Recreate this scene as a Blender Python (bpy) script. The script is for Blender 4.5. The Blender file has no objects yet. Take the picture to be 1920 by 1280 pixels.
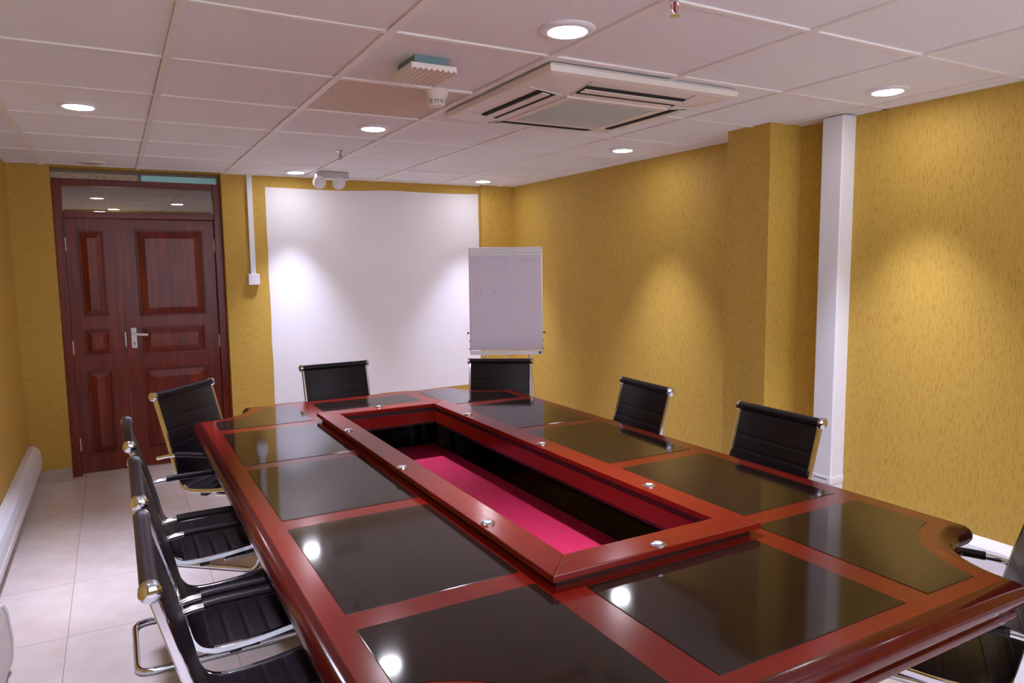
import bpy, bmesh, math, random
from mathutils import Matrix, Vector
random.seed(7)
S = bpy.context.scene
COL = S.collection

# ------------------------------------------------------------------ camera
cd = bpy.data.cameras.new('camera')
cam = bpy.data.objects.new('camera', cd)
COL.objects.link(cam)
Rv = (0.87340766, -0.48685217, -0.01157709)
Uv = (0.06113529, 0.08602940, 0.99441511)
Fv = (0.48313719, 0.86923754, -0.10490259)
cam.matrix_world = Matrix(((Rv[0], Uv[0], -Fv[0], 0.38416503),
                           (Rv[1], Uv[1], -Fv[1], -2.24031876),
                           (Rv[2], Uv[2], -Fv[2], 1.52632904),
                           (0, 0, 0, 1)))
cd.sensor_width = 36.0
cd.lens = 1341.29 / 1920 * 36.0
cd.clip_start = 0.02
S.camera = cam

# ------------------------------------------------------------------ world, exposure
w = bpy.data.worlds.new('world'); S.world = w; w.use_nodes = True
w.node_tree.nodes['Background'].inputs[0].default_value = (0.78, 0.84, 1.0, 1)
w.node_tree.nodes['Background'].inputs[1].default_value = 3.0          # daylight behind the window of the near wall
S.view_settings.view_transform = 'Standard'
S.view_settings.look = 'None'
S.view_settings.gamma = 1.0
S.view_settings.use_curve_mapping = False
S.view_settings.exposure = 0.72
LIGHT_COL = (0.87, 0.88, 1.19)
LIGHT_W = 135.0
LIGHT_SPREAD = math.radians(68)

CE = 2.265                      # ceiling height
XL, XR = -0.207, 3.73           # side walls
YB, YF = 3.80, -3.30            # far wall, wall behind the camera

# ------------------------------------------------------------------ materials
def mat(name, col, rough=0.5, metal=0.0, coat=0.0, spec=0.5, ior=None):
    m = bpy.data.materials.new(name); m.use_nodes = True
    b = m.node_tree.nodes['Principled BSDF']
    b.inputs['Base Color'].default_value = (*col, 1)
    b.inputs['Roughness'].default_value = rough
    b.inputs['Metallic'].default_value = metal
    b.inputs['Coat Weight'].default_value = coat
    b.inputs['Coat Roughness'].default_value = 0.04
    b.inputs['Specular IOR Level'].default_value = spec
    if ior: b.inputs['IOR'].default_value = ior
    return m
def tex_noise(m, scale=(1, 1, 1), nscale=5.0, detail=4.0, c0=None, c1=None, p0=0.3, p1=0.7, bump=0.0, dist=0.01, rough=0.55):
    nt = m.node_tree; b = nt.nodes['Principled BSDF']
    tc = nt.nodes.new('ShaderNodeTexCoord'); mp = nt.nodes.new('ShaderNodeMapping')
    mp.inputs['Scale'].default_value = scale
    n = nt.nodes.new('ShaderNodeTexNoise'); n.inputs['Scale'].default_value = nscale
    n.inputs['Detail'].default_value = detail; n.inputs['Roughness'].default_value = rough
    nt.links.new(tc.outputs['Object'], mp.inputs['Vector']); nt.links.new(mp.outputs['Vector'], n.inputs['Vector'])
    if c0:
        r = nt.nodes.new('ShaderNodeValToRGB')
        r.color_ramp.elements[0].position = p0; r.color_ramp.elements[1].position = p1
        r.color_ramp.elements[0].color = (*c0, 1); r.color_ramp.elements[1].color = (*c1, 1)
        nt.links.new(n.outputs['Fac'], r.inputs['Fac']); nt.links.new(r.outputs['Color'], b.inputs['Base Color'])
    if bump:
        bp = nt.nodes.new('ShaderNodeBump'); bp.inputs['Strength'].default_value = bump
        bp.inputs['Distance'].default_value = dist
        nt.links.new(n.outputs['Fac'], bp.inputs['Height'])
        prev = b.inputs['Normal'].links
        if prev: nt.links.new(prev[0].from_socket, bp.inputs['Normal'])
        nt.links.new(bp.outputs['Normal'], b.inputs['Normal'])
    return m
def emis(name, col, s):
    m = bpy.data.materials.new(name); m.use_nodes = True
    nt = m.node_tree; nt.nodes.clear()
    e = nt.nodes.new('ShaderNodeEmission'); o = nt.nodes.new('ShaderNodeOutputMaterial')
    e.inputs[0].default_value = (*col, 1); e.inputs[1].default_value = s
    nt.links.new(e.outputs[0], o.inputs[0]); return m

M = {}
# scraped ochre plaster: vertical drag marks and small pits
M['wall'] = tex_noise(mat('ochre_plaster', (0.55, 0.33, 0.05), 0.62, spec=0.35), (1, 1, 0.14), 210, 3.0,
                      (0.40, 0.230, 0.026), (0.585, 0.370, 0.066), 0.27, 0.49, 0.42, 0.004)
tex_noise(M['wall'], (1, 1, 0.45), 150, 3.0, bump=0.35, dist=0.005)
M['ceil'] = tex_noise(mat('mineral_fibre_tile', (0.80, 0.76, 0.75), 0.9, spec=0.1), (1, 1, 1), 130, 5.0,
                      (0.74, 0.735, 0.77), (0.885, 0.88, 0.91), 0.25, 0.5, 0.5, 0.004)
M['ceil_old'] = tex_noise(mat('aged_fibre_tile', (0.6, 0.52, 0.42), 0.9, spec=0.1), (0.15, 1, 1), 160, 3.0,
                          (0.66, 0.57, 0.50), (0.78, 0.69, 0.61), 0.3, 0.6, 0.3, 0.002)
M['tee'] = mat('ceiling_tee_white', (0.90, 0.87, 0.86), 0.45)
M['void'] = mat('dark_void', (0.02, 0.018, 0.018), 0.9)
M['tile'] = tex_noise(mat('porcelain_tile', (0.72, 0.64, 0.56), 0.13, spec=0.5), (1, 1, 1), 7, 6.0,
                      (0.70, 0.61, 0.56), (0.80, 0.72, 0.68), 0.3, 0.7)
M['grout'] = mat('grout', (0.30, 0.25, 0.21), 0.9)
M['skirt'] = tex_noise(mat('skirting_tile', (0.55, 0.46, 0.36), 0.25), (1, 1, 1), 10, 5.0,
                       (0.46, 0.37, 0.28), (0.60, 0.51, 0.42), 0.3, 0.7)
M['white_paint'] = tex_noise(mat('white_wall_paint', (0.86, 0.84, 0.86), 0.55, spec=0.3), (1, 1, 1), 40, 3.0, bump=0.06, dist=0.002)
M['plastic'] = mat('white_plastic', (0.80, 0.80, 0.84), 0.32)
M['plastic_warm'] = mat('warm_white_plastic', (0.82, 0.76, 0.70), 0.4)
M['grille'] = mat('grey_grille', (0.56, 0.56, 0.53), 0.6)
M['black'] = mat('black_plastic', (0.012, 0.012, 0.013), 0.45)
M['leather'] = tex_noise(mat('black_leatherette', (0.008, 0.004, 0.007), 0.42, spec=0.30), (1, 1, 1), 420, 2.0, bump=0.12, dist=0.001)
M['chrome'] = mat('chrome', (0.70, 0.74, 0.84), 0.09, 1.0)
M['alu'] = mat('aluminium', (0.72, 0.72, 0.74), 0.28, 1.0)
def wood(name, c0, c1, axis, rough=0.17, coat=0.0):
    sc = [26, 26, 26]; sc[axis] = 1.6
    m = mat(name, c0, rough, coat=coat, spec=0.4 if 'door' in name else 0.5)
    return tex_noise(m, tuple(sc), 1.6, 6.0, c0, c1, 0.3, 0.72, 0.008, 0.001)
M['mah_x'] = wood('mahogany_grain_x', (0.180, 0.0085, 0.004), (0.205, 0.0115, 0.005), 0)
M['mah_y'] = wood('mahogany_grain_y', (0.180, 0.0085, 0.004), (0.205, 0.0115, 0.005), 1)
M['mah_edge'] = wood('mahogany_edge', (0.060, 0.003, 0.002), (0.080, 0.005, 0.003), 1, 0.17, 0.0)
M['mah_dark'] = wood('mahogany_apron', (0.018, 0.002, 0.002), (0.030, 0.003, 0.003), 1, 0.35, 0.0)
M['inlay'] = tex_noise(mat('black_brown_inlay', (0.016, 0.009, 0.007), 0.075, spec=0.5), (40, 2.5, 1), 2.0, 4.0,
                       (0.010, 0.006, 0.005), (0.024, 0.013, 0.009), 0.3, 0.7)
M['shelf'] = mat('black_lacquer_shelf', (0.008, 0.004, 0.005), 0.16, coat=0.5)
M['felt'] = tex_noise(mat('crimson_lining', (0.55, 0.02, 0.07), 0.55, spec=0.3), (90, 4, 1), 2.0, 4.0,
                      (0.34, 0.009, 0.042), (0.48, 0.020, 0.072), 0.3, 0.7)
M['door'] = wood('door_mahogany', (0.100, 0.009, 0.003), (0.24, 0.026, 0.006), 2, 0.30, 0.0)
M['door_x'] = wood('door_mahogany_rail', (0.095, 0.009, 0.003), (0.21, 0.023, 0.006), 0, 0.30, 0.0)
M['rough_plaster'] = tex_noise(mat('broken_plaster', (0.42, 0.36, 0.28), 0.9), (1, 1, 1), 60, 5.0,
                               (0.36, 0.30, 0.23), (0.60, 0.52, 0.42), 0.35, 0.6, 0.6, 0.01)
M['cyan'] = tex_noise(mat('cyan_gap_light', (0.35, 0.75, 0.80), 0.6), (1, 1, 1), 30, 3.0, (0.34, 0.88, 0.95), (0.48, 0.93, 0.97))  # cyan light from the void beyond, put into the colour
M['paper'] = mat('flipchart_board', (0.72, 0.66, 0.80), 0.30)
M['ink'] = mat('faded_marker', (0.52, 0.45, 0.62), 0.5)
M['red'] = mat('red_bulb', (0.45, 0.01, 0.02), 0.15)
M['teal'] = mat('teal_daylight_tint', (0.16, 0.27, 0.29), 0.5)  # cool daylight tint on the shaded near side, put into the colour
M['lens'] = mat('clear_faceted_lens', (0.86, 0.84, 0.88), 0.12)
M['glow'] = emis('lamp_diffuser', (0.97, 0.95, 1.05), 40.0)
M['off_lens'] = mat('unlit_diffuser', (0.55, 0.48, 0.46), 0.4)
gl = bpy.data.materials.new('transom_glass'); gl.use_nodes = True
gb = gl.node_tree.nodes['Principled BSDF']
gb.inputs['Base Color'].default_value = (0.80, 0.82, 0.82, 1); gb.inputs['Roughness'].default_value = 0.0
gb.inputs['Transmission Weight'].default_value = 1.0; gb.inputs['IOR'].default_value = 1.45
M['glass'] = gl
pn = bpy.data.materials.new('window_glass'); pn.use_nodes = True
nt = pn.node_tree; nt.nodes.clear()
tr_, gs, mx, fr_, ou = [nt.nodes.new(k) for k in ('ShaderNodeBsdfTransparent', 'ShaderNodeBsdfGlossy', 'ShaderNodeMixShader', 'ShaderNodeFresnel', 'ShaderNodeOutputMaterial')]
gs.inputs['Roughness'].default_value = 0.0; fr_.inputs['IOR'].default_value = 1.45
nt.links.new(fr_.outputs[0], mx.inputs[0]); nt.links.new(tr_.outputs[0], mx.inputs[1]); nt.links.new(gs.outputs[0], mx.inputs[2]); nt.links.new(mx.outputs[0], ou.inputs[0])
M['pane'] = pn

# ------------------------------------------------------------------ mesh helpers
def obj(name, bm, m, parent=None, smooth=False, bevel=0.0, loc=None):
    me = bpy.data.meshes.new(name)
    bmesh.ops.recalc_face_normals(bm, faces=bm.faces)
    if smooth:
        for f in bm.faces: f.smooth = True
    bm.to_mesh(me); bm.free()
    me.materials.append(M[m])
    if smooth:
        try: me.set_sharp_from_angle(angle=math.radians(40))
        except Exception: pass
    o = bpy.data.objects.new(name, me); COL.objects.link(o)
    if parent: o.parent = parent
    if loc: o.location = loc
    if bevel:
        b = o.modifiers.new('bevel', 'BEVEL'); b.width = bevel; b.segments = 2; b.limit_method = 'ANGLE'
    return o
def B(): return bmesh.new()
def box(bm, x0, x1, y0, y1, z0, z1):
    r = bmesh.ops.create_cube(bm, size=1.0)
    for v in r['verts']:
        v.co = Vector(((x0 + x1) / 2 + v.co.x * (x1 - x0), (y0 + y1) / 2 + v.co.y * (y1 - y0), (z0 + z1) / 2 + v.co.z * (z1 - z0)))
    return bm
def bx(*a): return box(B(), *a)
def cyl(bm, r0, r1, p0, p1, seg=24, caps=True):
    p0, p1 = Vector(p0), Vector(p1); d = p1 - p0
    q = d.to_track_quat('Z', 'Y').to_matrix().to_4x4()
    mtx = Matrix.Translation((p0 + p1) / 2) @ q
    bmesh.ops.create_cone(bm, cap_ends=caps, segments=seg, radius1=r0, radius2=r1, depth=d.length, matrix=mtx)
    return bm
def lathe(bm, prof, centre, seg=32):
    rings = []
    for r, z in prof:
        rings.append([bm.verts.new((centre[0] + r * math.cos(2 * math.pi * i / seg), centre[1] + r * math.sin(2 * math.pi * i / seg), centre[2] + z)) for i in range(seg)])
    for a, b in zip(rings, rings[1:]):
        for i in range(seg): bm.faces.new((a[i], a[(i + 1) % seg], b[(i + 1) % seg], b[i]))
    bm.faces.new(rings[0]); bm.faces.new(rings[-1]); return bm
def smooth_path(pts, r, seg=5):
    out = [Vector(pts[0])]
    for a, b, c in zip(pts, pts[1:], pts[2:]):
        a, b, c = Vector(a), Vector(b), Vector(c)
        rr = min(r, (a - b).length * .48, (c - b).length * .48)
        p, q = b + (a - b).normalized() * rr, b + (c - b).normalized() * rr
        for i in range(seg + 1):
            t = i / seg; out.append(p * (1 - t) ** 2 + b * 2 * t * (1 - t) + q * t * t)
    out.append(Vector(pts[-1])); return out
def tube(bm, pts, r, seg=10):
    pts = [Vector(p) for p in pts]; rings = []; up = None
    for i, p in enumerate(pts):
        d = (pts[min(i + 1, len(pts) - 1)] - pts[max(i - 1, 0)]).normalized()
        if up is None:
            up = Vector((0, 0, 1)) if abs(d.z) < .9 else Vector((0, 1, 0))
        s = d.cross(up).normalized(); up = s.cross(d).normalized()
        rings.append([bm.verts.new(p + (s * math.cos(2 * math.pi * k / seg) + up * math.sin(2 * math.pi * k / seg)) * r) for k in range(seg)])
    for a, b in zip(rings, rings[1:]):
        for k in range(seg): bm.faces.new((a[k], a[(k + 1) % seg], b[(k + 1) % seg], b[k]))
    bm.faces.new(rings[0]); bm.faces.new(rings[-1]); return bm
def prism(bm, poly, z0, z1):
    a = [bm.verts.new((x, y, z0)) for x, y in poly]; b = [bm.verts.new((x, y, z1)) for x, y in poly]
    bm.faces.new(a); bm.faces.new(b)
    n = len(poly)
    for i in range(n): bm.faces.new((a[i], a[(i + 1) % n], b[(i + 1) % n], b[i]))
    return bm
def extrude_profile(bm, prof, axis, t0, t1, place):
    """prof: closed list of (a,b); place(a,b,t)->xyz"""
    a = [bm.verts.new(place(p, q, t0)) for p, q in prof]; b = [bm.verts.new(place(p, q, t1)) for p, q in prof]
    bm.faces.new(a); bm.faces.new(b); n = len(prof)
    for i in range(n): bm.faces.new((a[i], a[(i + 1) % n], b[(i + 1) % n], b[i]))
    return bm
def struct(o): o['kind'] = 'structure'; return o
def tag(o, label, cat, group=None):
    o['label'] = label; o['category'] = cat
    if group: o['group'] = group
    return o
def thing(name, label, cat, loc=(0, 0, 0), rz=0.0, group=None):
    o = bpy.data.objects.new(name, None); COL.objects.link(o)
    o.location = loc; o.rotation_euler = (0, 0, rz); o.empty_display_size = 0.1
    return tag(o, label, cat, group)
def dup(root, loc, rz, label, scale=(1, 1, 1)):
    r = root.copy(); COL.objects.link(r); r.location = loc; r.rotation_euler = (0, 0, rz); r.scale = scale; r['label'] = label
    for ch in list(root.children):
        c = ch.copy(); COL.objects.link(c); c.parent = r
        for g in list(ch.children):
            e = g.copy(); COL.objects.link(e); e.parent = c
    return r

# ------------------------------------------------------------------ room shell
FT = 0.6
floor = struct(obj('floor', bx(XL - .1, XR + .1, YF - .1, 4.2, -0.06, -0.004), 'grout'))
tile_me = None
xs = [0.13 + FT * i for i in range(-1, 7)]; ys = [-0.03 + FT * j for j in range(-6, 8)]
for x in xs:
    for y in ys:
        x0, x1 = max(x, XL), min(x + FT, XR); y0, y1 = max(y, YF), min(y + FT, 4.1)
        if x1 - x0 < .03 or y1 - y0 < .03: continue
        g = 0.0012
        full = abs(x1 - x0 - FT) < 1e-4 and abs(y1 - y0 - FT) < 1e-4
        if full and tile_me:
            o = bpy.data.objects.new('floor_tile', tile_me); COL.objects.link(o); o.parent = floor
        else:
            o = obj('floor_tile', bx(g, x1 - x0 - g, g, y1 - y0 - g, -0.0038, 0), 'tile', floor)
            if full: tile_me = o.data
        o.location = (x0, y0, 0)

ceil = struct(obj('ceiling', bx(XL - .1, XR + .1, YF - .1, YB + .05, 2.36, 2.40), 'void'))
PX, PY = 0.6, 0.6169
cx = [XL] + [PX * i for i in range(0, 7)] + [XR]
cy = [YF] + [PY * j for j in range(-5, 7)] + [YB]
tile_me = None
for i in range(len(cx) - 1):
    for j in range(len(cy) - 1):
        x0, x1, y0, y1 = cx[i], cx[i + 1], cy[j], cy[j + 1]
        if x1 - x0 < .02 or y1 - y0 < .02: continue
        gx0 = 0.0155; gy0 = 0.0130; full = abs(x1 - x0 - PX) < 1e-4 and abs(y1 - y0 - PY) < 1e-4
        old = abs(x0 - 1.2) < .01 and abs(y0 - PY) < .01
        dx, dy = x1 - x0 - 2 * gx0, y1 - y0 - 2 * gy0
        if dx < .02 or dy < .02: dx, dy = max(dx, .02), max(dy, .02)
        if full and tile_me and not old:
            o = bpy.data.objects.new('ceiling_tile', tile_me); COL.objects.link(o); o.parent = ceil
        else:
            o = obj('ceiling_tile', bx(-dx / 2, dx / 2, -dy / 2, dy / 2, 0, 0.014), 'ceil_old' if old else 'ceil', ceil)
            if full and not old: tile_me = o.data
        o.location = ((x0 + x1) / 2 + random.uniform(-.001, .001), (y0 + y1) / 2 + random.uniform(-.0012, .0012), CE + 0.003 + random.uniform(0, .003))
        if full: o.rotation_euler = (random.uniform(-.004, .004), random.uniform(-.004, .004), random.uniform(-.002, .002))
for x in cx[1:-1]:
    obj('ceiling_tee', bx(x - .014, x + .014, YF, YB, CE - .003, CE + .03), 'tee', ceil)
for y in cy[1:-1]:
    obj('ceiling_tee', bx(XL, XR, y - .0115, y + .0115, CE - .001, CE + .03), 'tee', ceil)
# perimeter angle
obj('wall_angle', bx(XR - .02, XR, YF, YB, CE - .001, CE + .03), 'tee', ceil)
obj('wall_angle', bx(XL, XL + .02, YF, YB, CE - .001, CE + .03), 'tee', ceil)
obj('wall_angle', bx(1.17, XR, YB - .02, YB, CE - .001, CE + .03), 'tee', ceil)

struct(obj('wall_left', bx(XL - .12, XL, YF, 4.0, 0, 2.40), 'wall'))
struct(obj('wall_right', bx(XR, XR + .12, YF, YB, 0, 2.40), 'wall'))
struct(obj('wall_column', bx(3.485, XR, 0.487, 0.79, 0, CE + .02), 'wall'))
DX0, DX1, DTOP = 0.045, 1.170, 2.19
b = B(); box(b, XL, DX0, YB, YB + .20, 0, 2.40); box(b, DX1, XR, YB, YB + .20, 0, 2.40)
box(b, DX0, DX1, YB + .01, YB + .20, CE, 2.40)
wb = struct(obj('wall_back', b, 'wall'))
WX0, WX1, WZ0, WZ1 = 0.15, 3.45, 0.90, 2.18
b = B(); box(b, XL, XR, YF - .12, YF, 0, WZ0); box(b, XL, XR, YF - .12, YF, WZ1, 2.40)
box(b, XL, WX0, YF - .12, YF, WZ0, WZ1); box(b, WX1, XR, YF - .12, YF, WZ0, WZ1)
struct(obj('wall_front', b, 'wall'))
win = struct(obj('window_1', bx(WX0, WX1, YF - .08, YF - .04, WZ0, WZ0 + .05), 'alu'))
obj('window_head', bx(WX0, WX1, YF - .08, YF - .04, WZ1 - .05, WZ1), 'alu', win)
nm = 4
for k in range(nm + 1):
    xm = WX0 + .02 + (WX1 - WX0 - .04) * k / nm
    obj('mullion', bx(xm - .02, xm + .02, YF - .08, YF - .04, WZ0 + .05, WZ1 - .05), 'alu', win)
    if k < nm:
        obj('pane', bx(xm + .02, xm + (WX1 - WX0 - .04) / nm - .02, YF - .063, YF - .058, WZ0 + .05, WZ1 - .05), 'pane', win)
obj('window_sill', bx(WX0, WX1, YF - .04, YF + .03, WZ0 - .03, WZ0 - .001), 'skirt', win)
pl = bpy.data.lights.new('daylight_portal', 'AREA'); pl.shape = 'RECTANGLE'; pl.size = WX1 - WX0; pl.size_y = WZ1 - WZ0
pl.cycles.is_portal = True
po = bpy.data.objects.new('daylight_portal', pl); COL.objects.link(po)
po.location = ((WX0 + WX1) / 2, YF - .125, (WZ0 + WZ1) / 2); po.rotation_euler = (math.radians(90), 0, 0)
struct(obj('wall_pilaster', bx(3.41, XR, YB - .05, YB, 0, CE + .01), 'wall'))
# rough gap above the door frame
b = bx(DX0, 0.60, 3.888, 3.97, DTOP, CE - .032); obj('broken_plaster', b, 'rough_plaster', wb)
b = bx(0.62, 1.145, 3.89, 3.95, DTOP, CE - .030); obj('painted_gap_light', b, 'cyan', wb)  # added strip painted as the light that comes through the open gap
# skirting
def skirting(name, n, place, lengths):
    root = None
    for k, (a0, a1) in enumerate(lengths):
        o = obj(name if root is None else 'skirting_tile', place(a0, a1), 'skirt', root)
        if root is None: root = struct(o)
    return root
bl = struct(obj('baseboard_left', bx(XL, XL + .012, -0.6, 0.0, 0, .1), 'skirt'))
y = YF
while y < YB - .05:
    y1 = min(y + .6, YB)
    obj('skirting_tile', bx(XL, XL + .0125, y + .001, y1 - .001, 0.0005, .1), 'skirt', bl); y = y1
br = struct(obj('baseboard_right', bx(XR - .012, XR, -3.3, -3.0, 0, .1), 'skirt'))
for (y0, y1) in [(-3.0, -2.4), (-2.4, -1.8), (-1.8, -1.2), (-1.2, -.6), (-.6, 0), (0, .48), (.8, 1.4), (1.4, 2.0), (2.0, 2.6), (2.6, 3.2), (3.2, 3.74)]:
    obj('skirting_tile', bx(XR - .0125, XR, y0 + .001, y1 - .001, 0.0005, .1), 'skirt', br)
bb = struct(obj('baseboard_back', bx(XL + .013, DX0, YB - .012, YB, 0, .1), 'skirt'))
for x0 in (1.18, 1.78, 2.38, 2.98):
    obj('skirting_tile', bx(x0 + .001, min(x0 + .599, 3.405), YB - .012, YB, 0.0005, .1), 'skirt', bb)

# lobby beyond the door, seen through the transom
struct(obj('floor_lobby', bx(-.327, 3.1, 4.2, 8.05, -.06, 0), 'tile'))
lc = struct(obj('ceiling_lobby', bx(-.207, 3.0, 4.0, 8.05, 2.275, 2.40), 'tee'))
for i in range(8):
    for j in range(7):
        x0, y0 = -.2 + i * .6, 4.0 + j * .617
        if x0 > 2.9: continue
        obj('ceiling_tile', bx(x0 + .008, min(x0 + .592, 3.0), y0 + .008, y0 + .609, CE, CE + .02), 'ceil', lc)
struct(obj('wall_lobby', bx(-.207, 3.0, 7.93, 8.05, 0, 2.40), 'wall'))
struct(obj('wall_lobby_left', bx(-.327, -.207, 4.0, 8.05, 0, 2.40), 'wall'))
struct(obj('wall_lobby_right', bx(3.0, 3.1, 4.0, 8.05, 0, 2.40), 'wall'))

# ------------------------------------------------------------------ door
door = struct(obj('door_1', bx(0.1035, 0.4525, 3.925, 3.962, .010, 1.9095), 'door'))
fr = [(DX0, .103, 0, DTOP), (1.113, DX1, 0, DTOP)]
for x0, x1, z0, z1 in fr: obj('door_jamb', bx(x0, x1, 3.885, 3.985, z0, z1), 'door', door, bevel=.004)
obj('door_head', bx(.103, 1.113, 3.885, 3.985, 2.143, DTOP), 'door_x', door, bevel=.004)
obj('transom_bar', bx(.103, 1.113, 3.885, 3.985, 1.91, 1.957), 'door_x', door, bevel=.004)
obj('transom_pane', bx(.104, 1.112, 3.93, 3.936, 1.957, 2.143), 'glass', door)
obj('threshold', bx(.104, 1.112, 3.93, 3.98, .0005, .010), 'skirt', door)
lf = obj('door_leaf', bx(.4535, 1.1125, 3.922, 3.962, .010, 1.9095), 'door', door, bevel=.003)
def door_panel(x0, x1, z0, z1, parent, mold=.03):
    # recessed moulding ring, raised bevelled field
    yf = 3.922
    b = B()
    for a in [(x0, x1, z1 - .012, z1), (x0, x1, z0, z0 + .012)]: box(b, a[0], a[1], yf - .012, yf, a[2], a[3])
    for a in [(x0, x0 + .012), (x1 - .012, x1)]: box(b, a[0], a[1], yf - .012, yf, z0 + .012, z1 - .012)
    obj('panel_moulding', b, 'door_x', parent, bevel=.004)
    i = .014; o = i + mold
    v = []
    b = B()
    q = [(x0 + i, z0 + i), (x1 - i, z0 + i), (x1 - i, z1 - i), (x0 + i, z1 - i)]
    p = [(x0 + o, z0 + o), (x1 - o, z0 + o), (x1 - o, z1 - o), (x0 + o, z1 - o)]
    A = [b.verts.new((x, yf - .001, z)) for x, z in q]; Bv = [b.verts.new((x, yf - .011, z)) for x, z in p]
    for k in range(4): b.faces.new((A[k], A[(k + 1) % 4], Bv[(k + 1) % 4], Bv[k]))
    b.faces.new(Bv); b.faces.new(A)
    obj('raised_panel', b, 'door', parent)
door_panel(.555, 1.025, 1.175, 1.83, lf, .05)
door_panel(.565, 1.010, .885, 1.090, lf, .04)
door_panel(.570, 1.010, .15, .765, lf, .05)
door_panel(.185, .345, 1.19, 1.82, door, .04)
door_panel(.185, .345, .90, 1.09, door, .03)
door_panel(.185, .345, .15, .78, door, .04)
for z in (1.72, .965, .235): obj('hinge', cyl(B(), .006, .006, (.103, 3.914, z - .05), (.103, 3.914, z + .05), 12), 'plastic', door)
for z in (1.715, .96, .235): obj('hinge', cyl(B(), .006, .006, (1.112, 3.914, z - .05), (1.112, 3.914, z + .05), 12), 'plastic', door)
obj('latch_plate', bx(.444, .452, 3.917, 3.926, .95, 1.06), 'plastic', door)
hd = obj('door_handle', bx(.486, .524, 3.912, 3.923, .937, 1.091), 'plastic', lf, bevel=.003)
b = B(); cyl(b, .011, .011, (.505, 3.914, 1.045), (.505, 3.872, 1.045), 16); tube(b, smooth_path([(.505, 3.876, 1.045), (.53, 3.870, 1.043), (.60, 3.872, 1.036)], .02), .0095, 10)
obj('lever', b, 'plastic', hd, smooth=True)
b = B(); cyl(b, .005, .005, (.505, 3.9119, .978), (.505, 3.9105, .978), 12); box(b, .5025, .5075, 3.9105, 3.9119, .958, .978)
obj('keyhole', b, 'black', hd)

# ------------------------------------------------------------------ downlights
def downlight(x, y, label, lit=True, z=CE, k=1.0):
    t = thing('downlight', label, 'ceiling light', (x, y, z), 0, 'recessed round downlights')
    prof = [(.050, -.0015), (.066, -.008), (.083, -.005), (.088, 0.0), (.088, .004), (.050, .004)]
    obj('trim_ring', lathe(B(), prof, (0, 0, 0), 40), 'plastic' if lit else 'plastic_warm', t, smooth=True)
    obj('diffuser', lathe(B(), [(.060, -.006), (.057, -.0085), (.03, -.0095)], (0, 0, 0), 32), 'glow' if lit else 'off_lens', t, smooth=True)
    if lit:
        l = bpy.data.lights.new('downlight_beam', 'SPOT'); l.shadow_soft_size = .055
        l.energy = LIGHT_W * k; l.color = LIGHT_COL; l.spot_size = LIGHT_SPREAD; l.spot_blend = 1.0
        lo = bpy.data.objects.new('downlight_beam', l); COL.objects.link(lo); lo.location = (x, y, z - .014)
    return t
LX = (0.30, 1.675, 3.35)
downlight(LX[0], 1.60, 'lit round downlight alone in the left ceiling column, in front of the door')
downlight(1.69, -0.275, 'lit round downlight, largest and nearest in view at the top centre')
downlight(3.385, -0.235, 'lit round downlight close to the right wall above the vertical trunking')
downlight(1.65, 1.53, 'lit round downlight between the smoke detector and the small sprinkler')
downlight(3.325, 1.545, 'lit round downlight behind the air conditioner beside the right wall')
downlight(1.67, 3.47, 'lit round downlight beside the twin emergency lamp')
downlight(3.26, 3.42, 'lit round downlight in the far right ceiling corner above the flip chart')
downlight(0.31, 3.55, 'unlit round downlight just in front of the wooden door', False)
downlight(LX[0], -0.26, 'lit round downlight over the near left chairs beside the left wall')
for i, n in enumerate(('left', 'middle', 'right')):
    downlight(LX[i], -2.10, 'lit round downlight at the near end of the room, %s one of its row' % n)
downlight(0.454, 7.72, 'lit downlight in the lobby, left one seen through the door transom', k=.7)
downlight(1.075, 6.724, 'lit downlight in the lobby, right one seen through the door transom', k=.7)

# ------------------------------------------------------------------ painted white screen area
pts = []
L0, L1, Z0, Z1 = 1.497, 3.398, .415, 2.172
for i in range(13): pts.append((L0 + (L1 - L0) * i / 12, Z0 + random.uniform(-.004, .004)))
for i in range(1, 10): pts.append((L1 + random.uniform(-.003, .003), Z0 + (Z1 + .02 - Z0) * i / 10))
for i in range(13): pts.append((L1 - (L1 - L0) * i / 12, Z1 + .02 * (1 - i / 12) - .006 * math.sin(i * .9) + random.uniform(-.002, .002)))
for i in range(1, 10): pts.append((L0 + random.uniform(-.003, .003), Z1 - (Z1 - Z0) * i / 10))
b = B(); A = [b.verts.new((x, YB - .0006, z)) for x, z in pts]; C2 = [b.verts.new((x, YB - .0025, z)) for x, z in pts]
b.faces.new(A); b.faces.new(C2)
for i in range(len(pts)): b.faces.new((A[i], A[(i + 1) % len(pts)], C2[(i + 1) % len(pts)], C2[i]))
tag(obj('projection_area', b, 'white_paint'), 'large white painted projection rectangle on the far ochre wall', 'screen')

# ------------------------------------------------------------------ trunking
t = thing('cable_conduit', 'slim white vertical cable conduit ending in a square box beside the door', 'cable trunking', (1.375, YB, 1.40))
obj('conduit', bx(-.020, .020, -.022, 0, .085, CE - 1.40), 'plastic', t, bevel=.003)
bxo = obj('outlet_box', bx(-.043, .043, -.038, 0, 0, .087), 'plastic', t, bevel=.004)
obj('box_lid', bx(-.040, .040, -.041, -.038, .003, .084), 'plastic', bxo, bevel=.001)

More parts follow.
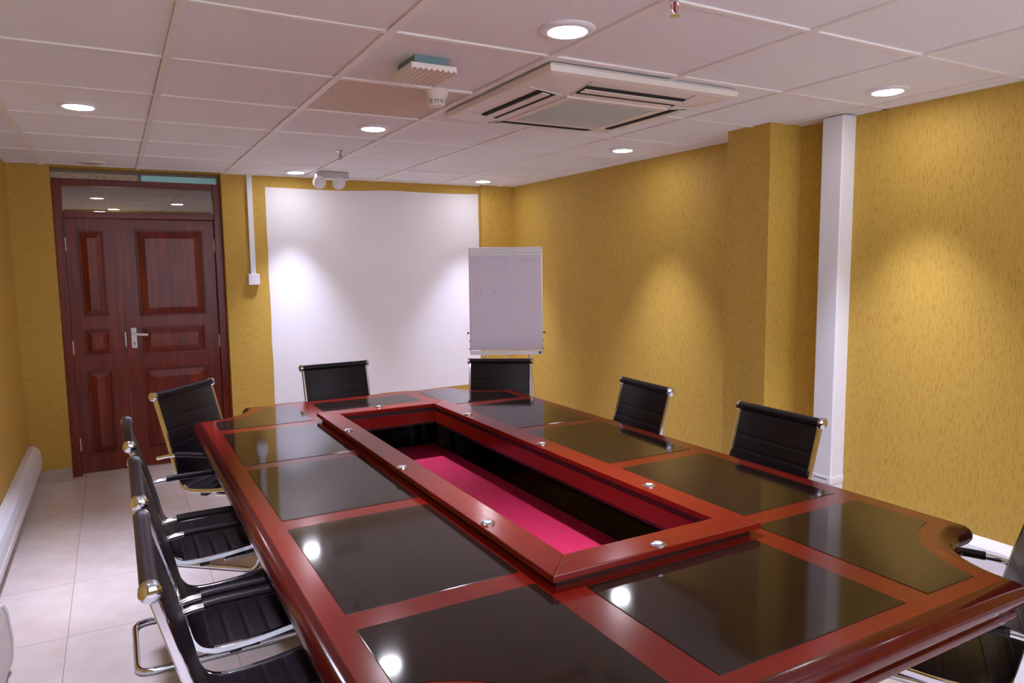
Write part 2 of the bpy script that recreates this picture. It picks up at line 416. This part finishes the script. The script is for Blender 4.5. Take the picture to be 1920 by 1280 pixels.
t = thing('vertical_trunking', 'wide white vertical trunking from floor to ceiling on the right wall', 'cable trunking', (XR, 0, 0))
pr = [(0, .160), (-.092, .160), (-.097, .166), (-.097, .278), (-.092, .284), (0, .284)]
obj('trunking_body', extrude_profile(B(), pr, 2, .30, CE - .004, lambda a, c, s: (a, c, s)), 'plastic', t)
obj('trunking_foot', extrude_profile(B(), pr, 2, .102, .298, lambda a, c, s: (a, c, s)), 'plastic', t)
pr2 = [(0, .156), (-.094, .156), (-.101, .163), (-.101, .281), (-.094, .288), (0, .288)]
band = obj('joint_band', extrude_profile(B(), pr2, 2, .365, .396, lambda a, c, s: (a, c, s)), 'plastic', t)
b = B(); yy = .262
for k in range(7):
    wd = random.uniform(.006, .011); box(b, -.1018, -.101, yy - wd, yy, .378, .383); yy -= wd + .003
obj('print_mark', b, 'black', band)
b = B(); tube(b, [(-.085, .17, CE - .003), (-.08, .19, CE - .006), (-.06, .2, CE - .004)], .004, 8)
obj('cable_gap', b, 'black', t)

dado = [(0, .10), (.050, .10), (.062, .112), (.068, .150), (.066, .225), (.056, .262), (.030, .288), (0, .292)]
def dado_run(y0, y1, side, label, prof=dado, ends=True):
    xw = XL + .001 if side > 0 else XR - .001
    t = thing('dado_trunking', label, 'cable trunking', (xw, y0, 0))
    obj('trunking_body', extrude_profile(B(), prof, 1, 0, y1 - y0, lambda a, c, s: (side * a, s, c)), 'plastic', t)
    b = B()
    box(b, min(side * .0655, side * .0695), max(side * .0655, side * .0695), 0.002, y1 - y0 - .002, .170, .173)
    obj('lid_seam', b, 'plastic_warm', t)
    if ends:
        obj('end_cap', extrude_profile(B(), [(a * 1.03, c) for a, c in prof], 1, -.004, .006, lambda a, c, s: (side * a, s, c)), 'plastic', t)
        obj('end_cap', extrude_profile(B(), [(a * 1.03, c) for a, c in prof], 1, y1 - y0 - .008, y1 - y0, lambda a, c, s: (side * a, s, c)), 'plastic', t)
    return t
dado_run(1.5, YB - .001, 1, 'white sloped-top trunking low along the left wall up to the door corner')
dado_run(-3.25, .155, -1, 'white sloped-top trunking low along the right wall behind the near chair')
dado_run(.80, YB - .055, -1, 'white sloped-top trunking low along the right wall beyond the column')
t = thing('floor_trunking_box', 'white plastic trunking end standing out from the left wall at the lower left', 'cable trunking', (XL + .0125, 0, 0))
pf = [(.0, .003), (.150, .003), (.166, .05), (.171, .13), (.163, .235), (.150, .268), (0, .268)]
obj('trunking_body', extrude_profile(B(), pf, 1, -.9, .955, lambda a, c, s: (a - .012, s, c)), 'plastic_warm', t)
obj('end_cap', extrude_profile(B(), [(a * 1.035, c * 1.01) for a, c in pf], 1, .955, .985, lambda a, c, s: (a - .012, s, c)), 'plastic', t)

# ------------------------------------------------------------------ ceiling equipment
t = thing('air_conditioner', 'four-way ceiling cassette air conditioner with beige panel and grey grille', 'air conditioner', (2.30, .515, CE))
H = .475
def ring(bm, h0, h1, z0, z1):
    a = [(-1, -1), (1, -1), (1, 1), (-1, 1)]
    A = [bm.verts.new((x * h0, y * h0, z0)) for x, y in a]; C2 = [bm.verts.new((x * h1, y * h1, z1)) for x, y in a]
    for i in range(4): bm.faces.new((A[i], A[(i + 1) % 4], C2[(i + 1) % 4], C2[i]))
b = B(); ring(b, H - .01, H, .002, -.010); ring(b, H, H - .004, -.010, -.030); ring(b, H - .004, H - .03, -.030, -.036)
ring(b, H - .03, .262, -.036, -.058); ring(b, .262, .25, -.058, -.050); ring(b, .25, .02, -.050, -.050)
obj('panel', b, 'plastic_warm', t)
obj('grille_frame', (lambda b: (ring(b, .262, .262, -.058, -.063), ring(b, .262, .228, -.063, -.063), ring(b, .228, .228, -.063, -.056), b)[-1])(B()), 'plastic_warm', t)
gr_ = obj('intake_grille', bx(-.228, .228, -.228, .228, -.060, -.054), 'grille', t)
b = B()
for k in range(26): yk = -.222 + k * .0178; box(b, -.226, .226, yk, yk + .007, -.0625, -.060)
sl = obj('grille_slats', b, 'grille', gr_); sl['kind'] = 'stuff'
for k in range(4):
    a = k * math.pi / 2; c, s = math.cos(a), math.sin(a)
    def rot_box(x0, x1, y0, y1, z0, z1, tilt=0):
        b = B(); box(b, x0, x1, y0, y1, z0, z1)
        for v in b.verts:
            # slope of the panel between the rim and the grille
            v.co.z += tilt * (v.co.y + .36)
            v.co = Vector((v.co.x * c - v.co.y * s, v.co.x * s + v.co.y * c, v.co.z))
        return b
    sp = (-.058 + .036) / (.445 - .262)
    zc = -.0475
    obj('air_slot', rot_box(-.255, .255, -.388, -.312, zc - .004, zc + .004, sp), 'void', t)
    lv = obj('louvre', rot_box(-.25, .25, -.371, -.338, zc - .009, zc - .0055, sp), 'plastic_warm', t)
    obj('corner_seam', rot_box(-.262, -.260, -.44, -.285, zc - .004, zc + .004, sp), 'grille', t)
    obj('corner_seam', rot_box(.260, .262, -.44, -.285, zc - .004, zc + .004, sp), 'grille', t)

t = thing('ribbed_ceiling_unit', 'white square unit with ribbed underside hanging below the ceiling tile', 'ceiling unit', (1.425, .28, CE))
obj('mount', bx(-.065, .065, -.085, .085, -.030, .004), 'teal', t)
n = 8; wv = .172 / (n * 8); prf = []
for i in range(n * 8 + 1): prf.append((-.086 + i * wv, -.047 - .0036 * math.cos(i * math.pi / 4)))
prf += [(.086, -.028), (-.086, -.028)]
obj('ribbed_plate', extrude_profile(B(), prf, 1, -.108, .108, lambda a, c, s: (a, s, c)), 'plastic_warm', t)

t = thing('smoke_detector', 'round white smoke detector on the aged beige ceiling tile', 'smoke detector', (1.632, .640, CE + .003))
obj('base', lathe(B(), [(.052, .002), (.052, -.010), (.049, -.022), (.040, -.038)], (0, 0, 0)), 'plastic_warm', t, smooth=True)
obj('vent_ring', lathe(B(), [(.034, -.036), (.033, -.058)], (0, 0, 0)), 'black', t)
for z in (-.040, -.047, -.054): obj('louvre_ring', lathe(B(), [(.030, z + .0022), (.0375, z + .0022), (.0368, z - .0016), (.030, z - .0016)], (0, 0, 0)), 'plastic_warm', t)
for k in range(8):
    a = k * math.pi / 4; obj('post', cyl(B(), .003, .003, (.0355 * math.cos(a), .0355 * math.sin(a), -.036), (.0355 * math.cos(a), .0355 * math.sin(a), -.058), 8), 'plastic_warm', t)
obj('cap', lathe(B(), [(.036, -.0575), (.033, -.064), (.01, -.067)], (0, 0, 0)), 'plastic_warm', t, smooth=True)

def sprinkler(x, y, label):
    t = thing('sprinkler', label, 'sprinkler', (x, y, CE), 0, 'pendant sprinklers')
    obj('escutcheon', lathe(B(), [(.030, .003), (.030, -.004), (.016, -.010)], (0, 0, 0), 28), 'chrome', t, smooth=True)
    b = B(); cyl(b, .009, .009, (0, 0, -.008), (0, 0, -.020), 16)
    for s in (-1, 1): tube(b, smooth_path([(s * .006, 0, -.018), (s * .014, 0, -.026), (s * .013, 0, -.040), (0, 0, -.052)], .01), .0025, 8)
    obj('frame', b, 'chrome', t)
    obj('bulb', cyl(B(), .0035, .0035, (0, 0, -.020), (0, 0, -.046), 12), 'red', t)
    obj('deflector', lathe(B(), [(.004, -.050), (.0165, -.054), (.0165, -.056), (.004, -.056)], (0, 0, 0), 20), 'alu', t)
sprinkler(1.70, 2.34, 'small pendant sprinkler with red bulb beyond the middle downlight')
sprinkler(1.79, -.66, 'pendant sprinkler with red bulb cut off by the top edge')

t = thing('emergency_light', 'twin-spot emergency light with two clear round heads above the white screen', 'emergency light', (1.93, 3.40, CE))
obj('housing', bx(-.125, .125, -.04, .04, -.048, .002), 'grille', t, bevel=.004)
obj('housing_lid', bx(-.128, .128, -.043, .043, -.053, -.046), 'plastic', t, bevel=.002)
for x in (-.105, .045):
    hd = obj('lamp_head', lathe(B(), [(.012, .034), (.030, .030), (.046, .016), (.050, .0), (.047, -.008)], (0, 0, 0), 28), 'plastic', t, smooth=True)
    hd.location = (x, -.03, -.082); hd.rotation_euler = (math.radians(-72), 0, math.radians(-8))
    ln = obj('faceted_lens', lathe(B(), [(.046, -.006), (.040, -.016), (.022, -.024), (.006, -.027)], (0, 0, 0), 12), 'lens', hd)
    obj('bracket', bx(x - .012, x + .012, -.035, -.02, -.07, -.046), 'plastic', t, bevel=.002)

# ------------------------------------------------------------------ conference table
T = thing('conference_table', 'long mahogany conference table with black inlay panels around an open centre well', 'table', (1.635, .30, 0))
ox, oy = 1.635, .30
FX, FY, CR = .895, 1.655, .28        # half sizes of the flat top, corner scoop radius
def outline(fx, fy, r, seg=12):
    out = []
    for sx, sy in ((1, 1), (-1, 1), (-1, -1), (1, -1)):
        arc = []
        for i in range(seg + 1):
            a = math.pi / 2 * i / seg
            arc.append((sx * (fx - r * math.sin(a)), sy * (fy - r * math.cos(a))))
        if sx * sy < 0: arc.reverse()
        out += arc
    return out
def offset(poly, d):
    n = len(poly); out = []
    for i in range(n):
        p0, p1, p2 = Vector(poly[i - 1]), Vector(poly[i]), Vector(poly[(i + 1) % n])
        e0, e1 = (p1 - p0).normalized(), (p2 - p1).normalized()
        n0, n1 = Vector((e0.y, -e0.x)), Vector((e1.y, -e1.x)); m = (n0 + n1)
        m = m / max(m.dot(n0), .35) if m.length > 1e-6 else n0
        out.append(p1 + m * d)
    return out
OL = outline(FX, FY, CR)
RX0, RX1, RY0, RY1 = 1.262 - ox, 1.967 - ox, -.850 - oy, 1.418 - oy    # rail outside
IX0, IX1, IY0, IY1 = 1.358 - ox, 1.874 - ox, -.752 - oy, 1.322 - oy    # opening
def top_with_hole(z0, z1):
    b = B(); allE = []
    for loop in (OL, [(IX0, IY0), (IX1, IY0), (IX1, IY1), (IX0, IY1)]):
        vs = [b.verts.new((x, y, z1)) for x, y in loop]
        for i in range(len(vs)): allE.append(b.edges.new((vs[i], vs[(i + 1) % len(vs)])))
    r = bmesh.ops.triangle_fill(b, use_beauty=True, edges=allE)
    fs = [g for g in r['geom'] if isinstance(g, bmesh.types.BMFace)]
    e = bmesh.ops.extrude_face_region(b, geom=fs)
    for v in [g for g in e['geom'] if isinstance(g, bmesh.types.BMVert)]: v.co.z = z0
    return b
obj('table_top', top_with_hole(.690, .7492), 'mah_y', T)
prof = [(0, .7492), (.010, .7488), (.022, .744), (.032, .734), (.038, .718), (.038, .704), (.031, .691), (.020, .684), (.012, .681), (.012, .675), (.020, .669), (.022, .658), (.018, .650), (-.05, .650), (-.05, .690)]
b = B(); rings = []
for d, z in prof:
    rings.append([b.verts.new((p[0], p[1], z)) for p in offset(OL, d)])
for r0, r1 in zip(rings, rings[1:]):
    for i in range(len(OL)): b.faces.new((r0[i], r0[(i + 1) % len(OL)], r1[(i + 1) % len(OL)], r1[i]))
obj('edge_moulding', b, 'mah_edge', T, smooth=True)
PXs = [(.797 - ox, 1.247 - ox), (1.345 - ox, 1.926 - ox), (2.012 - ox, 2.474 - ox)]
PYs = [(-1.308 - oy, -.868 - oy), (-.712 - oy, -.100 - oy), (-.020 - oy, .625 - oy), (.702 - oy, 1.330 - oy), (1.420 - oy, 1.875 - oy)]
PYs[0] = (-1.308 - oy, -.868 - oy)
for i, (x0, x1) in enumerate(PXs):
    for j, (y0, y1) in enumerate(PYs):
        if i == 1 and j in (1, 2, 3): continue
        if i != 1 and j == 0: y1 = -.790 - oy
        poly = [(x0, y0), (x1, y0), (x1, y1), (x0, y1)]
        if i != 1 and j in (0, 4):
            sx = 1 if i == 2 else -1; sy = 1 if j == 4 else -1
            ccx, ccy, r = sx * FX, sy * FY, CR + .05
            xo, yo = (x1 if sx > 0 else x0), (y1 if sy > 0 else y0); xi, yi = (x0 if sx > 0 else x1), (y0 if sy > 0 else y1)
            a0 = math.asin(min(1, abs(ccx - xo) / r)); a1 = math.acos(min(1, abs(ccy - yo) / r))
            arc = [(ccx - sx * r * math.sin(a0 + (a1 - a0) * k / 10), ccy - sy * r * math.cos(a0 + (a1 - a0) * k / 10)) for k in range(11)]
            poly = [(xi, yi), (xo, yi)] + arc + [(xi, yo)]
            poly = [(px, py) for px, py in poly]
        obj('inlay_panel', prism(B(), poly, .742, .7508), 'inlay', T, bevel=.0012)
# raised rail round the well, on a recessed riser
zr0, zr1 = .768, .788
def quad_prism(q, z0, z1): return prism(B(), q, z0, z1)
obj('well_rail', quad_prism([(RX0, RY0), (IX0, IY0), (IX0, IY1), (RX0, RY1)], zr0, zr1), 'mah_y', T, bevel=.003)
obj('well_rail', quad_prism([(RX1, RY0), (RX1, RY1), (IX1, IY1), (IX1, IY0)], zr0, zr1), 'mah_y', T, bevel=.003)
obj('well_rail', quad_prism([(RX0, RY0), (RX1, RY0), (IX1, IY0), (IX0, IY0)], zr0, zr1), 'mah_x', T, bevel=.003)
obj('well_rail', quad_prism([(RX0, RY1), (IX0, IY1), (IX1, IY1), (RX1, RY1)], zr0, zr1), 'mah_x', T, bevel=.003)
k = .022
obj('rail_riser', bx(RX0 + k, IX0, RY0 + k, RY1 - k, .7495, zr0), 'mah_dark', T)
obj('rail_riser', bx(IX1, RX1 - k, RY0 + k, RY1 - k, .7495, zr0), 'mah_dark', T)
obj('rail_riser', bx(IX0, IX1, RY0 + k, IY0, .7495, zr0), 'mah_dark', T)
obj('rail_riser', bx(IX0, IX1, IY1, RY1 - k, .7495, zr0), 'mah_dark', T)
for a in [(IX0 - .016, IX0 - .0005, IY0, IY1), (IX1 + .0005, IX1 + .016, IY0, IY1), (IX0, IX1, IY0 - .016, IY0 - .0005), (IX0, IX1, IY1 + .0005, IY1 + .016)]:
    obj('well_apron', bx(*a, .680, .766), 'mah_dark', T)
sh = obj('well_shelf', bx(1.18 - ox, 2.09 - ox, -1.05 - oy, 1.80 - oy, .475, .4985), 'shelf', T)
obj('well_lining', bx(1.29 - ox, 1.975 - ox, -.98 - oy, 1.565 - oy, .4985, .502), 'felt', sh)
for a in [(1.18, 1.195, -1.05, 1.80, .4985, .689), (2.075, 2.09, -1.05, 1.80, .4985, .689), (1.195, 2.075, -1.05, -1.035, .4985, .689),
          (1.195, 2.075, 1.785, 1.80, .4985, .572), (1.195, 1.69, 1.785, 1.80, .572, .689), (1.79, 1.835, 1.785, 1.80, .572, .689), (1.885, 2.075, 1.785, 1.80, .572, .689)]:
    obj('well_side', bx(a[0] - ox, a[1] - ox, a[2] - oy, a[3] - oy, a[4], a[5]), 'shelf', T)
for kx, ky in [(1.285, .93), (1.28, .221), (1.289, -.456), (1.604, -.829), (1.905, .955), (1.905, .25), (1.915, -.42), (1.584, 1.385)]:
    g = obj('grommet', lathe(B(), [(.0215, 0), (.0215, .003), (.018, .0065), (.012, .007), (.0115, .0035)], (kx - ox, ky - oy, zr1 - .0005), 24), 'chrome', T, smooth=True)
    obj('grommet_core', lathe(B(), [(.0115, 0), (.0115, .004), (.007, .0055)], (kx - ox, ky - oy, zr1 - .0002), 16), 'plastic', g)
for lx in (1.24, 2.03):
    for ly in (-.97, .30, 1.57):
        if ly == .30: lx = 1.148 if lx < 1.6 else 2.122
        elif lx in (1.148, 2.122): lx = 1.24 if lx < 1.6 else 2.03
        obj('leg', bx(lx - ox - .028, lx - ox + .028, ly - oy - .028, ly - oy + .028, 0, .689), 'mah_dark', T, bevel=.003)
obj('stretcher', bx(1.268 - ox, 2.002 - ox, -.985 - oy, -.955 - oy, .42, .474), 'mah_dark', T)
obj('stretcher', bx(1.268 - ox, 2.002 - ox, 1.555 - oy, 1.585 - oy, .42, .474), 'mah_dark', T)
for lx in (1.225, 2.03):
    obj('stretcher', bx(lx - ox, lx - ox + .015, -.94 - oy, 1.54 - oy, .40, .474), 'mah_dark', T)

# ------------------------------------------------------------------ chairs
PATH = smooth_path([(-.300, .885), (-.222, .600), (-.195, .425), (-.07, .418), (.20, .447), (.262, .452), (.278, .425)], .10, 8)
PATH = smooth_path([(p[0], 0, p[1]) for p in [(-.300, .885), (-.222, .600), (-.185, .420), (-.05, .416), (.16, .444), (.245, .452), (.272, .425)]], .09, 8)
def resample(path, step):
    out = [path[0].copy()]; s = [0.0]; acc = 0.0
    for a, b_ in zip(path, path[1:]):
        L = (b_ - a).length; t = step - acc
        while t < L:
            out.append(a + (b_ - a) * (t / L)); t += step
        acc = L - (t - step)
    return out
RP = resample(PATH, .005)
def frame_at(i):
    a, c = RP[max(i - 1, 0)], RP[min(i + 1, len(RP) - 1)]
    d = (c - a).normalized(); return d, Vector((-d.z, 0, d.x))      # tangent, normal towards the sitter side
def sling(i0, i1, ribs, deep, hw=.2135):
    """padded sling with stitched cross ribs between path samples"""
    b = B(); up = []; lo = []
    for i in range(i0, i1 + 1):
        p = RP[i]; d, n = frame_at(i); s = i * .005
        g = 0.0
        for r in ribs: g = max(g, math.exp(-((s - r) / .0045) ** 2))
        h = .010 - deep * g
        row = [b.verts.new((p.x + n.x * (h if abs(t) < 1 else .004), t * hw, p.z + n.z * (h if abs(t) < 1 else .004))) for t in (-1, -.94, 0, .94, 1)]
        rl = [b.verts.new((p.x - n.x * (h * .8 if abs(t) < 1 else .004), t * hw, p.z - n.z * (h * .8 if abs(t) < 1 else .004))) for t in (-1, -.94, 0, .94, 1)]
        up.append(row); lo.append(rl)
    for A, sgn in ((up, 1), (lo, -1)):
        for r0, r1 in zip(A, A[1:]):
            for k in range(4): b.faces.new((r0[k], r0[k + 1], r1[k + 1], r1[k]))
    for u0, u1, l0, l1 in zip(up, up[1:], lo, lo[1:]):
        for k in (0, 4): b.faces.new((u0[k], u1[k], l1[k], l0[k]))
    for u, l in ((up[0], lo[0]), (up[-1], lo[-1])):
        for k in range(4): b.faces.new((u[k], u[k + 1], l[k + 1], l[k]))
    return b
def rail(y0, y1):
    b = B(); prev = None; ring = []
    for i in range(0, len(RP), 2):
        p = RP[i]; d, n = frame_at(i); hh = .010
        ring.append([b.verts.new((p.x + n.x * q, y, p.z + n.z * q)) for q, y in ((hh, y0), (hh, y1), (-hh, y1), (-hh, y0))])
    for r0, r1 in zip(ring, ring[1:]):
        for k in range(4): b.faces.new((r0[k], r0[(k + 1) % 4], r1[(k + 1) % 4], r1[k]))
    b.faces.new(ring[0]); b.faces.new(ring[-1]); return b
NB = int(.50 / .005)
def make_chair(label):
    t = thing('office_chair', label, 'chair', group='black chairs around the conference table')
    n = len(RP) - 1
    obj('backrest', sling(2, NB, [.118, .178, .25, .32, .39, .46], .0018), 'leather', t, smooth=True)
    obj('seat', sling(NB, n, [.50 + .0 + .058 * k for k in range(9)], .0036), 'leather', t, smooth=True)
    for s in (-1, 1):
        obj('side_rail', rail(min(s * .2135, s * .2275), max(s * .2135, s * .2275)), 'chrome', t, bevel=.003)
    tr = obj('top_roll', cyl(B(), .0185, .0185, (-.302, -.222, .893), (-.302, .222, .893), 24), 'leather', t, smooth=True)
    for s in (-1, 1):
        obj('end_cap', (lambda b: (cyl(b, .0225, .0225, (-.302, s * .222, .893), (-.302, s * .236, .893), 24), cyl(b, .0225, .013, (-.302, s * .236, .893), (-.302, s * .243, .893), 24), b)[-1])(B()), 'chrome', tr, smooth=True)
    for s in (-1, 1):
        ya = s * .262
        pth = smooth_path([(-.272, ya, .588), (-.20, ya, .606), (-.12, ya, .612), (.165, ya, .612), (.185, ya, .44)], .045, 6)
        ar = obj('armrest', tube(B(), pth, .0100, 12), 'chrome', t, smooth=True)
        obj('arm_pad', tube(B(), [(-.165, ya, .6105), (-.12, ya, .613), (0, ya, .613), (.125, ya, .612)], .0135, 14), 'leather', ar, smooth=True)
        obj('arm_bolt', cyl(B(), .0075, .0075, (-.222, s * .226, .602), (-.222, s * .262, .602), 12), 'chrome', ar)
        obj('arm_bolt', cyl(B(), .0075, .0075, (.185, s * .226, .447), (.185, s * .268, .447), 12), 'chrome', ar)
    zf = .0125
    half = [(.0, .19, .392), (.19, .19, .400), (.245, .195, .33), (.225, .20, .06), (.19, .20, zf), (-.325, .20, zf)]
    pth = smooth_path(half + [(x, -y, z) for x, y, z in reversed(half)], .055, 7)
    obj('base_frame', tube(B(), pth, .0125, 12), 'chrome', t, smooth=True)
    obj('seat_support', bx(-.09, -.055, -.20, .20, .383, .403), 'black', t, bevel=.003)
    obj('seat_support', bx(.08, .115, -.20, .20, .400, .420), 'black', t, bevel=.003)
    return t
def place(rollx, rolly, heading_deg):
    a = math.radians(heading_deg); return (rollx + .302 * math.cos(a), rolly + .302 * math.sin(a), 0), a
specs = [
    ((.412, -.46), 0, 1.06, 'black ribbed chair nearest the camera in the row along the table\'s left side'),
    ((.412, .16), 0, 1.05, 'middle black ribbed chair of the row along the table\'s left side'),
    ((.402, .90), 0, 1.10, 'farthest black ribbed chair of the row of three along the table\'s left side'),
    ((.683, 1.925), -40, 1.05, 'black ribbed chair turned to the table corner in front of the wooden door'),
    ((1.62, 2.37), -87, .95, 'black chair at the far table end in front of the white screen'),
    ((2.625, 1.955), 236, .92, 'black chair at the far right table corner in front of the flip chart'),
    ((2.805, .67), 176, .92, 'black chair on the table\'s right side, left of the ochre wall column'),
    ((2.81, -.19), 178, .95, 'black chair on the table\'s right side in front of the white vertical trunking'),
    ((2.565, -1.335), 123, 1.0, 'black chair at the near right table corner, cut off by the right edge'),
]
proto = None
for (rx, ry), hdg, sy, lab in specs:
    loc, a = place(rx, ry, hdg)
    if proto is None:
        proto = make_chair(lab); proto.location = loc; proto.rotation_euler = (0, 0, a); proto.scale = (1, sy, 1)
    else: dup(proto, loc, a, lab, (1, sy, 1))

# ------------------------------------------------------------------ flip chart
yaw = math.atan2(2.905 - 3.20, 3.533 - 3.01)
F = thing('flip_chart', 'white flip chart easel with faded marker writing in the far right corner', 'flip chart', (3.27, 3.05, 0), yaw)
Wd, ZB, ZT = .300, .790, 1.680
bd = obj('board', bx(-Wd, Wd, 0, .016, ZB + .03, ZT), 'paper', F)
for s in (-1, 1):
    obj('side_frame', bx(min(s * Wd, s * (Wd + .008)), max(s * Wd, s * (Wd + .008)), -.004, .020, ZB + .02, ZT), 'alu', bd, bevel=.002)
obj('clamp_bar', bx(-Wd - .004, Wd + .004, -.020, .018, ZT - .045, ZT + .004), 'plastic', F, bevel=.006)
obj('clamp_lip', bx(-Wd, Wd, -.008, 0, ZT - .066, ZT - .045), 'plastic', F, bevel=.002)
tr = obj('pen_tray', bx(-Wd - .002, Wd + .002, -.058, .012, ZB - .004, ZB + .006), 'plastic', F, bevel=.002)
obj('tray_lip', bx(-Wd - .002, Wd + .002, -.060, -.054, ZB - .004, ZB + .030), 'plastic', tr, bevel=.002)
obj('tray_end', bx(Wd - .028, Wd - .008, -.062, -.0595, ZB + .004, ZB + .022), 'black', tr)
for s in (-1, 1):
    b = B(); x = s * (Wd + .008); cyl(b, .004, .004, (x, .008, .965), (x + s * .016, .008, .965), 10); cyl(b, .006, .012, (x + s * .012, .008, .965), (x + s * .022, .008, .965), 14)
    obj('clamp_knob', b, 'black', F)
    for z in (.895, .830): obj('side_pin', cyl(B(), .005, .005, (x, .008, z), (x + s * .008, .008, z), 10), 'black', F)
def leg(x0, y0, x1, y1, z0):
    obj('leg', tube(B(), [(x0, y0, z0), (x1, y1, .012)], .010, 12), 'alu', F, smooth=True)
leg(-.14, .03, -.27, .028, ZB + .3); leg(.15, .03, .285, .028, ZB + .3); leg(0, .035, 0, .42, ZB + .3)
for x, y in ((-.26, -.10), (.26, -.10), (0, .42)): pass
# faded handwriting: pen strokes on the board
def stroke(b, pts, wd=.0028):
    for (x0, z0), (x1, z1) in zip(pts, pts[1:]):
        d = Vector((x1 - x0, z1 - z0)); L = max(d.length, 1e-5); n = Vector((-d.y, d.x)) / L * wd / 2
        q = [(x0 + n.x, z0 + n.y), (x1 + n.x, z1 + n.y), (x1 - n.x, z1 - n.y), (x0 - n.x, z0 - n.y)]
        A = [b.verts.new((x, -.0001, z)) for x, z in q]; C2 = [b.verts.new((x, -.0007, z)) for x, z in q]
        b.faces.new(A); b.faces.new(C2)
        for i in range(4): b.faces.new((A[i], A[(i + 1) % 4], C2[(i + 1) % 4], C2[i]))
def oval(cx_, cz_, rx, rz, a0=0, a1=360): return [(cx_ + rx * math.cos(math.radians(a)), cz_ + rz * math.sin(math.radians(a))) for a in range(a0, a1 + 1, 20)]
GL = {'O': [oval(.5, .5, .42, .48)], 'T': [[(0, .95), (1, 1)], [(.5, .98), (.5, 0)]], 'E': [[(.8, 1), (.1, .95), (.1, 0), (.85, .02)], [(.1, .5), (.7, .52)]],
      'U': [[(.1, .9), (.12, .2), (.4, 0), (.8, .25), (.85, .9), (.9, 0)]], 'M': [[(0, 0), (.1, .9), (.45, .3), (.85, .9), (.95, 0)]],
      'A': [[(0, 0), (.5, 1), (.95, 0)], [(.2, .4), (.8, .4)]], 'G': [oval(.5, .5, .4, .45, 60, 340), [(.88, .35), (.5, .4)]],
      '(': [oval(.9, .5, .5, .65, 130, 230)], ')': [oval(.1, .5, .5, .65, -50, 50)], '3': [oval(.4, .75, .35, .25, -90, 140), oval(.4, .25, .4, .27, -140, 90)],
      '2': [oval(.45, .72, .35, .28, 0, 160), [(.8, .72), (.05, 0), (.9, .02)]], '/': [[(0, 0), (.6, 1)]], 'S': [oval(.5, .75, .35, .24, 30, 260), oval(.5, .26, .36, .26, -140, 90)],
      'L': [[(.1, 1), (.1, 0), (.8, .02)]], 'I': [[(.4, 1), (.4, 0)]], '~': [[(0, .3), (.4, .5), (.9, .35)]], ' ': [], ',': [[(.4, .1), (.2, -.25)]], 'J': [[(.3, 1), (.8, 1), (.7, .1), (.3, 0), (.1, .3)]]}
b = B()
def write(txt, x, z, h, wd=.6, gap=.25, rise=0.0):
    for ch in txt:
        for st in GL[ch]: stroke(b, [(x + p * h * wd, z + q * h) for p, q in st])
        x += h * (wd + gap); z += rise
write('OTEU ,', -.115, 1.567, .036, .75, .22)
write('(MUGO)', .085, 1.562, .040, .72, .16, -.002)
write('~', -.215, 1.545, .03)
write('J', -.14, 1.49, .045)
write('32', -.05, 1.475, .045)
write('/ELA', -.265, 1.285, .05, .7, .3)
write('/', .04, 1.25, .075)
write('/IEI', .09, 1.285, .05, .6, .3)
obj('handwriting', b, 'ink', bd)
